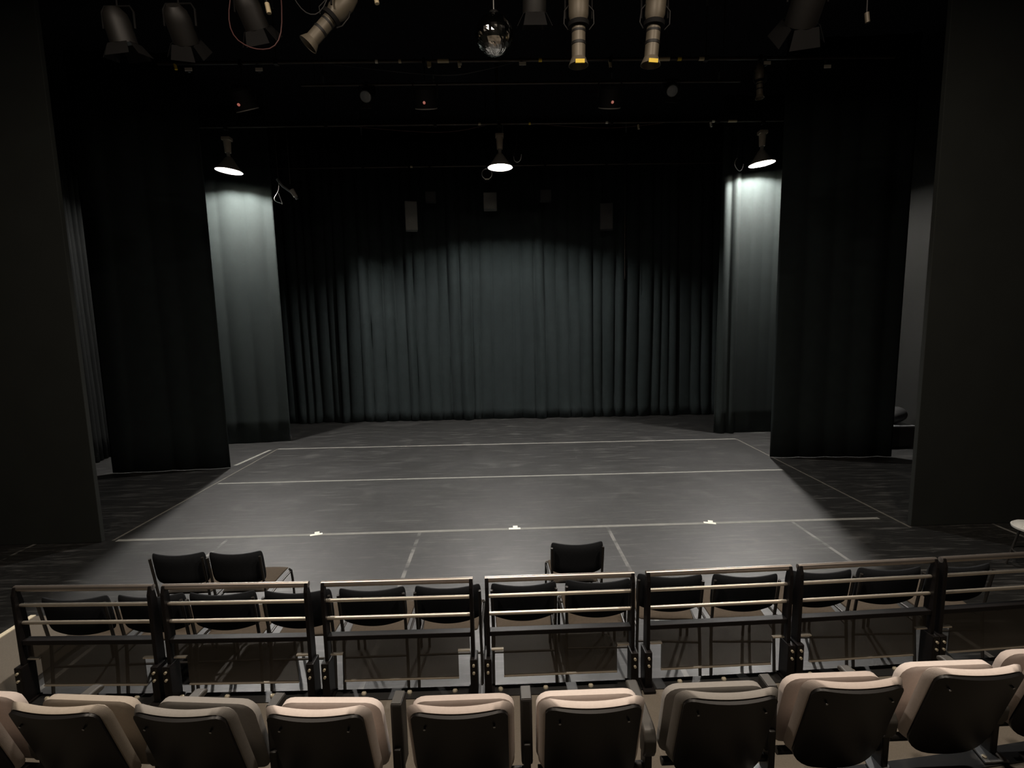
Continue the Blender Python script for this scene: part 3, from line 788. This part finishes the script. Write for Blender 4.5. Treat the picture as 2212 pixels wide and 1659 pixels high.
tail((4.18, 8.15, 6.60), 0.02, 'cable tail with a white tag above the right work light')
tail((5.12, 8.15, 6.60), 0.08, 'white-tagged cable tail farthest right on the pipe behind the mirror ball')
tail((-0.98, 8.15, 6.60), 0.0, 'pale square connector left of the mirror ball', conn='cream', tagm='cream', tw=0.06, th=0.07)
tail((-0.52, 8.15, 6.60), 0.0, 'pale connector between the square connector and the mirror ball', conn='cream', tagm='tagwhite', tw=0.06, th=0.03)
tail((1.78, 8.15, 6.60), 0.02, 'cream connector hanging between the two upright profile spotlights', conn='cream', tagm=None)
tail((-4.75, 8.15, 6.62), 0.02, 'small orange-yellow connector at the far left above the left work light', conn='yellow', tagm=None)
tail((0.47, 5.3, 6.75), 0.92, 'cable tail with a white end above and right of the mirror ball', tagm='tagwhite', tw=0.05, th=0.08)
tail((-1.12, 5.3, 6.75), 0.92, 'cable tail with a cream end left of the mirror ball at the top edge', conn='cream', tagm=None)
tail((-2.16, 5.3, 6.75), 1.0, 'cable tail with a cream connector beside the dark light at upper left', conn='cream', tagm=None)
tail((3.72, 5.3, 6.75), 1.12, 'pale tan connector hanging at upper right', conn='lamp_body', tagm=None)
tail((2.95, 10.8, 6.65), 0.02, 'small cream connector right of the middle work light', conn='cream', tagm=None)
tail((4.45, 10.8, 6.68), 0.02, 'small white connector left of the right work light', conn='tagwhite', tagm=None)

def cable(name, pts, r, mt, label, group='loose cables overhead'):
    # smooth the run
    P = [Vector(p) for p in pts]
    for _ in range(2):
        Q = [P[0]]
        for a, c in zip(P, P[1:]): Q += [a * 0.75 + c * 0.25, a * 0.25 + c * 0.75]
        P = Q + [P[-1]]
    return tag(MB().tube(P, r).build(name, M[mt], smooth=True, angle=180), label, 'cable', group)
cable('hanging_cable', [(-2.2, 5.3, 6.75), (-2.5, 5.27, 5.8), (-2.52, 5.25, 5.45), (-2.3, 5.25, 5.3), (-2.05, 5.25, 5.33), (-2.0, 5.28, 5.7), (-2.05, 5.3, 6.75)], 0.006, 'cable_red', 'red cable looped around the dark light left of the tilted spotlight')
cable('hanging_cable', [(-2.1, 5.3, 6.75), (-1.95, 5.25, 5.9), (-1.8, 5.25, 5.62), (-1.62, 5.25, 5.62), (-1.5, 5.3, 6.0)], 0.006, 'cable', 'black cable swag running to the tilted spotlight')
cable('hanging_cable', [(-1.3, 5.3, 6.7), (-0.95, 5.2, 5.78), (-0.6, 5.2, 5.71), (-0.25, 5.2, 5.78), (-0.1, 5.3, 6.7)], 0.008, 'pipe', 'swagged cable along the top edge left of the mirror ball')
cable('hanging_cable', [(-2.4, 8.18, 6.58), (-1.2, 8.1, 6.40), (-0.6, 8.1, 6.36), (-0.1, 8.1, 6.45), (0.3, 8.18, 6.58)], 0.008, 'cable', 'cable drooping under the pipe behind the mirror ball')
cable('hanging_cable', [(-3.0, 10.82, 6.68), (-1.6, 10.75, 6.52), (-0.8, 11.0, 6.6), (-0.1, 10.82, 6.68)], 0.008, 'cable_red', 'reddish cable drooping left of the middle work light')
cable('hanging_cable', [(0.9, 10.82, 6.68), (1.8, 11.0, 6.66), (2.6, 11.0, 6.64), (3.6, 10.82, 6.68)], 0.008, 'cable_red', 'reddish cable drooping right of the middle work light')
def wire_loop(x, zt, zb, pts, label):
    r = thing('safety_wire', label, 'wire', (x, P2[0], P2[1]), 0, 'bright wires dangling by the work lights')
    MB().tube([(0, 0, 0), (0.01, -0.02, (zb - P2[1]) * 0.5), (pts[0][0], -0.03, zb - P2[1] + pts[0][1])], 0.006).build('cord', M['cable'], r)
    P = [Vector((px, -0.03, zb - P2[1] + pz)) for px, pz in pts]
    for _ in range(2):
        Q = [P[0]]
        for a, c in zip(P, P[1:]): Q += [a * 0.75 + c * 0.25, a * 0.25 + c * 0.75]
        P = Q + [P[-1]]
    MB().tube(P, 0.0075).build('loop', M['wire'], r)
    return r
wire_loop(0.44, 0, 5.93, [(-0.06, 0.10), (-0.05, 0.02), (0.0, -0.02), (0.06, 0.0), (0.09, 0.06), (0.10, 0.14)], 'bright curved wire loop right of the middle work light')
wire_loop(5.03, 0, 5.72, [(-0.02, 0.22), (-0.07, 0.14), (-0.06, 0.06), (0.03, -0.05), (0.10, 0.0), (0.12, 0.10)], 'bright bent wire left of the right work light')
wire_loop(-4.44, 0, 5.22, [(0.02, 0.30), (0.0, 0.18), (-0.10, 0.06), (-0.07, -0.01), (0.05, -0.05), (0.07, -0.07), (0.0, 0.16)], 'bright wire loop dangling right of the left work light')
hk = thing('hook_clamp', 'bare steel hook clamp dangling right of the left work light', 'clamp', (-4.2, 10.8, 6.68))
MB().cyl((0, 0, 0), (0, 0, -1.12), 0.007, seg=8).build('cord', M['cable'], hk)
MB().tube([(-0.26, 0, -1.02), (-0.16, 0, -1.16), (-0.05, 0, -1.24), (0.06, 0, -1.32), (0.12, 0, -1.42)], 0.026).build('body', M['steel'], hk)
MB().cyl((0.02, 0, -1.24), (0.10, 0, -1.38), 0.05, 0.04).build('knuckle', M['shade_out'], hk)
cable('hanging_wire', [(3.31, 13.3, 6.58), (3.31, 13.3, 5.0), (3.32, 13.3, 3.72)], 0.006, 'pipe', 'thin straight wire hanging before the right half of the backdrop')

# ------------------------------------------------------------------ things in the wings
tr = thing('flight_case', 'black flight case with a pale edge in the dark right wing', 'case', (7.75, 9.9, 0))
MB().box((0, 0, 0.22), (1.0, 0.55, 0.40), bev=0.012).build('body', M['plastic'], tr, smooth=False)
MB().box((0, 0, 0.435), (1.02, 0.57, 0.025)).build('lid_edge', M['steel'], tr, smooth=False)
for sx in (-0.4, 0.4):
    for sy in (-0.2, 0.2):
        MB().cyl((sx - 0.015, sy, 0.03), (sx + 0.015, sy, 0.03), 0.03).build('caster', M['rubber'], tr)
o = MB().box((0, 0, 0.15), (0.07, 0.07, 0.30), bev=0.006).build('upright_box', M['pale_plastic'], smooth=False)
o.location = (7.62, 9.85, 0.4475)
tag(o, 'narrow pale upright box standing on the black flight case', 'box')
b = MB(); bmesh.ops.create_uvsphere(b.bm, u_segments=20, v_segments=14, radius=1, matrix=Matrix.Translation((0, 0, 0.17)) @ Matrix.Diagonal((0.26, 0.19, 0.17, 1)))
for v in b.bm.verts:
    v.co.z = max(0.0, v.co.z + 0.02 * math.sin(9 * v.co.x) * math.cos(7 * v.co.y))
o = b.build('equipment_bag', M['rubber']); o.location = (8.0, 9.9, 0.4475)
tag(o, 'soft black bag lying on the flight case in the right wing', 'bag')

stl = thing('round_stool', 'white-topped round stool at the right edge by the black wall', 'stool', (5.46, 4.80, 0))
MB().lathe([(0, 0.42), (0.16, 0.42), (0.185, 0.435), (0.19, 0.455), (0.175, 0.468), (0, 0.472)], seg=32).build('seat', M['pale_plastic'], stl)
for k in range(4):
    a = PI / 4 + k * PI / 2
    MB().tube([(0.11 * math.cos(a), 0.11 * math.sin(a), 0.42), (0.19 * math.cos(a), 0.19 * math.sin(a), 0.0)], 0.011).build('leg', M['frame_tube'], stl)
MB().tube([(0.155 * math.cos(a), 0.155 * math.sin(a), 0.18) for a in [2 * PI * k / 24 for k in range(24)]], 0.008, closed=True).build('foot_ring', M['frame_tube'], stl)

# ------------------------------------------------------------------ light
def house(x, y, z, w, r=0.30, col=(1.0, 0.85, 0.70)):
    l = bpy.data.lights.new('house_light', 'AREA'); l.shape = 'DISK'; l.size = r; l.energy = w; l.color = col
    o = bpy.data.objects.new('house_light', l); link(o); o.location = (x, y, z)
    return o
house(-2.6, 2.2, 6.5, 150)
house(0.3, 2.2, 6.5, 172)
house(3.0, 2.2, 6.5, 155)

w = bpy.data.worlds.new('dark'); sc.world = w; w.use_nodes = True
w.node_tree.nodes['Background'].inputs['Color'].default_value = (0, 0, 0, 1)
w.node_tree.nodes['Background'].inputs['Strength'].default_value = 0.0

# ------------------------------------------------------------------ camera
f, pitch, yaw, roll, H = 1085.0, math.radians(6.95), math.radians(1.33), math.radians(-1.19), 2.65
cy, sy, cp, sp_, cr, sr = math.cos(yaw), math.sin(yaw), math.cos(pitch), math.sin(pitch), math.cos(roll), math.sin(roll)
F = Vector((sy * cp, cy * cp, -sp_)); rt = Vector((cy, -sy, 0)); up = rt.cross(F)
r2 = cr * rt + sr * up; u2 = -sr * rt + cr * up
cam = bpy.data.cameras.new('camera'); cam.sensor_width = 36; cam.sensor_fit = 'HORIZONTAL'; cam.lens = f / 2212 * 36
cam.clip_start = 0.05
co = bpy.data.objects.new('camera', cam); link(co)
co.matrix_world = Matrix(((r2.x, u2.x, -F.x, 0), (r2.y, u2.y, -F.y, 0), (r2.z, u2.z, -F.z, H), (0, 0, 0, 1)))
sc.camera = co

vs = sc.view_settings
sc.display_settings.display_device = 'sRGB'
vs.view_transform = 'Standard'; vs.look = 'None'; vs.gamma = 1.0; vs.use_curve_mapping = False
vs.exposure = 0.0
sc.cycles.use_denoising = True
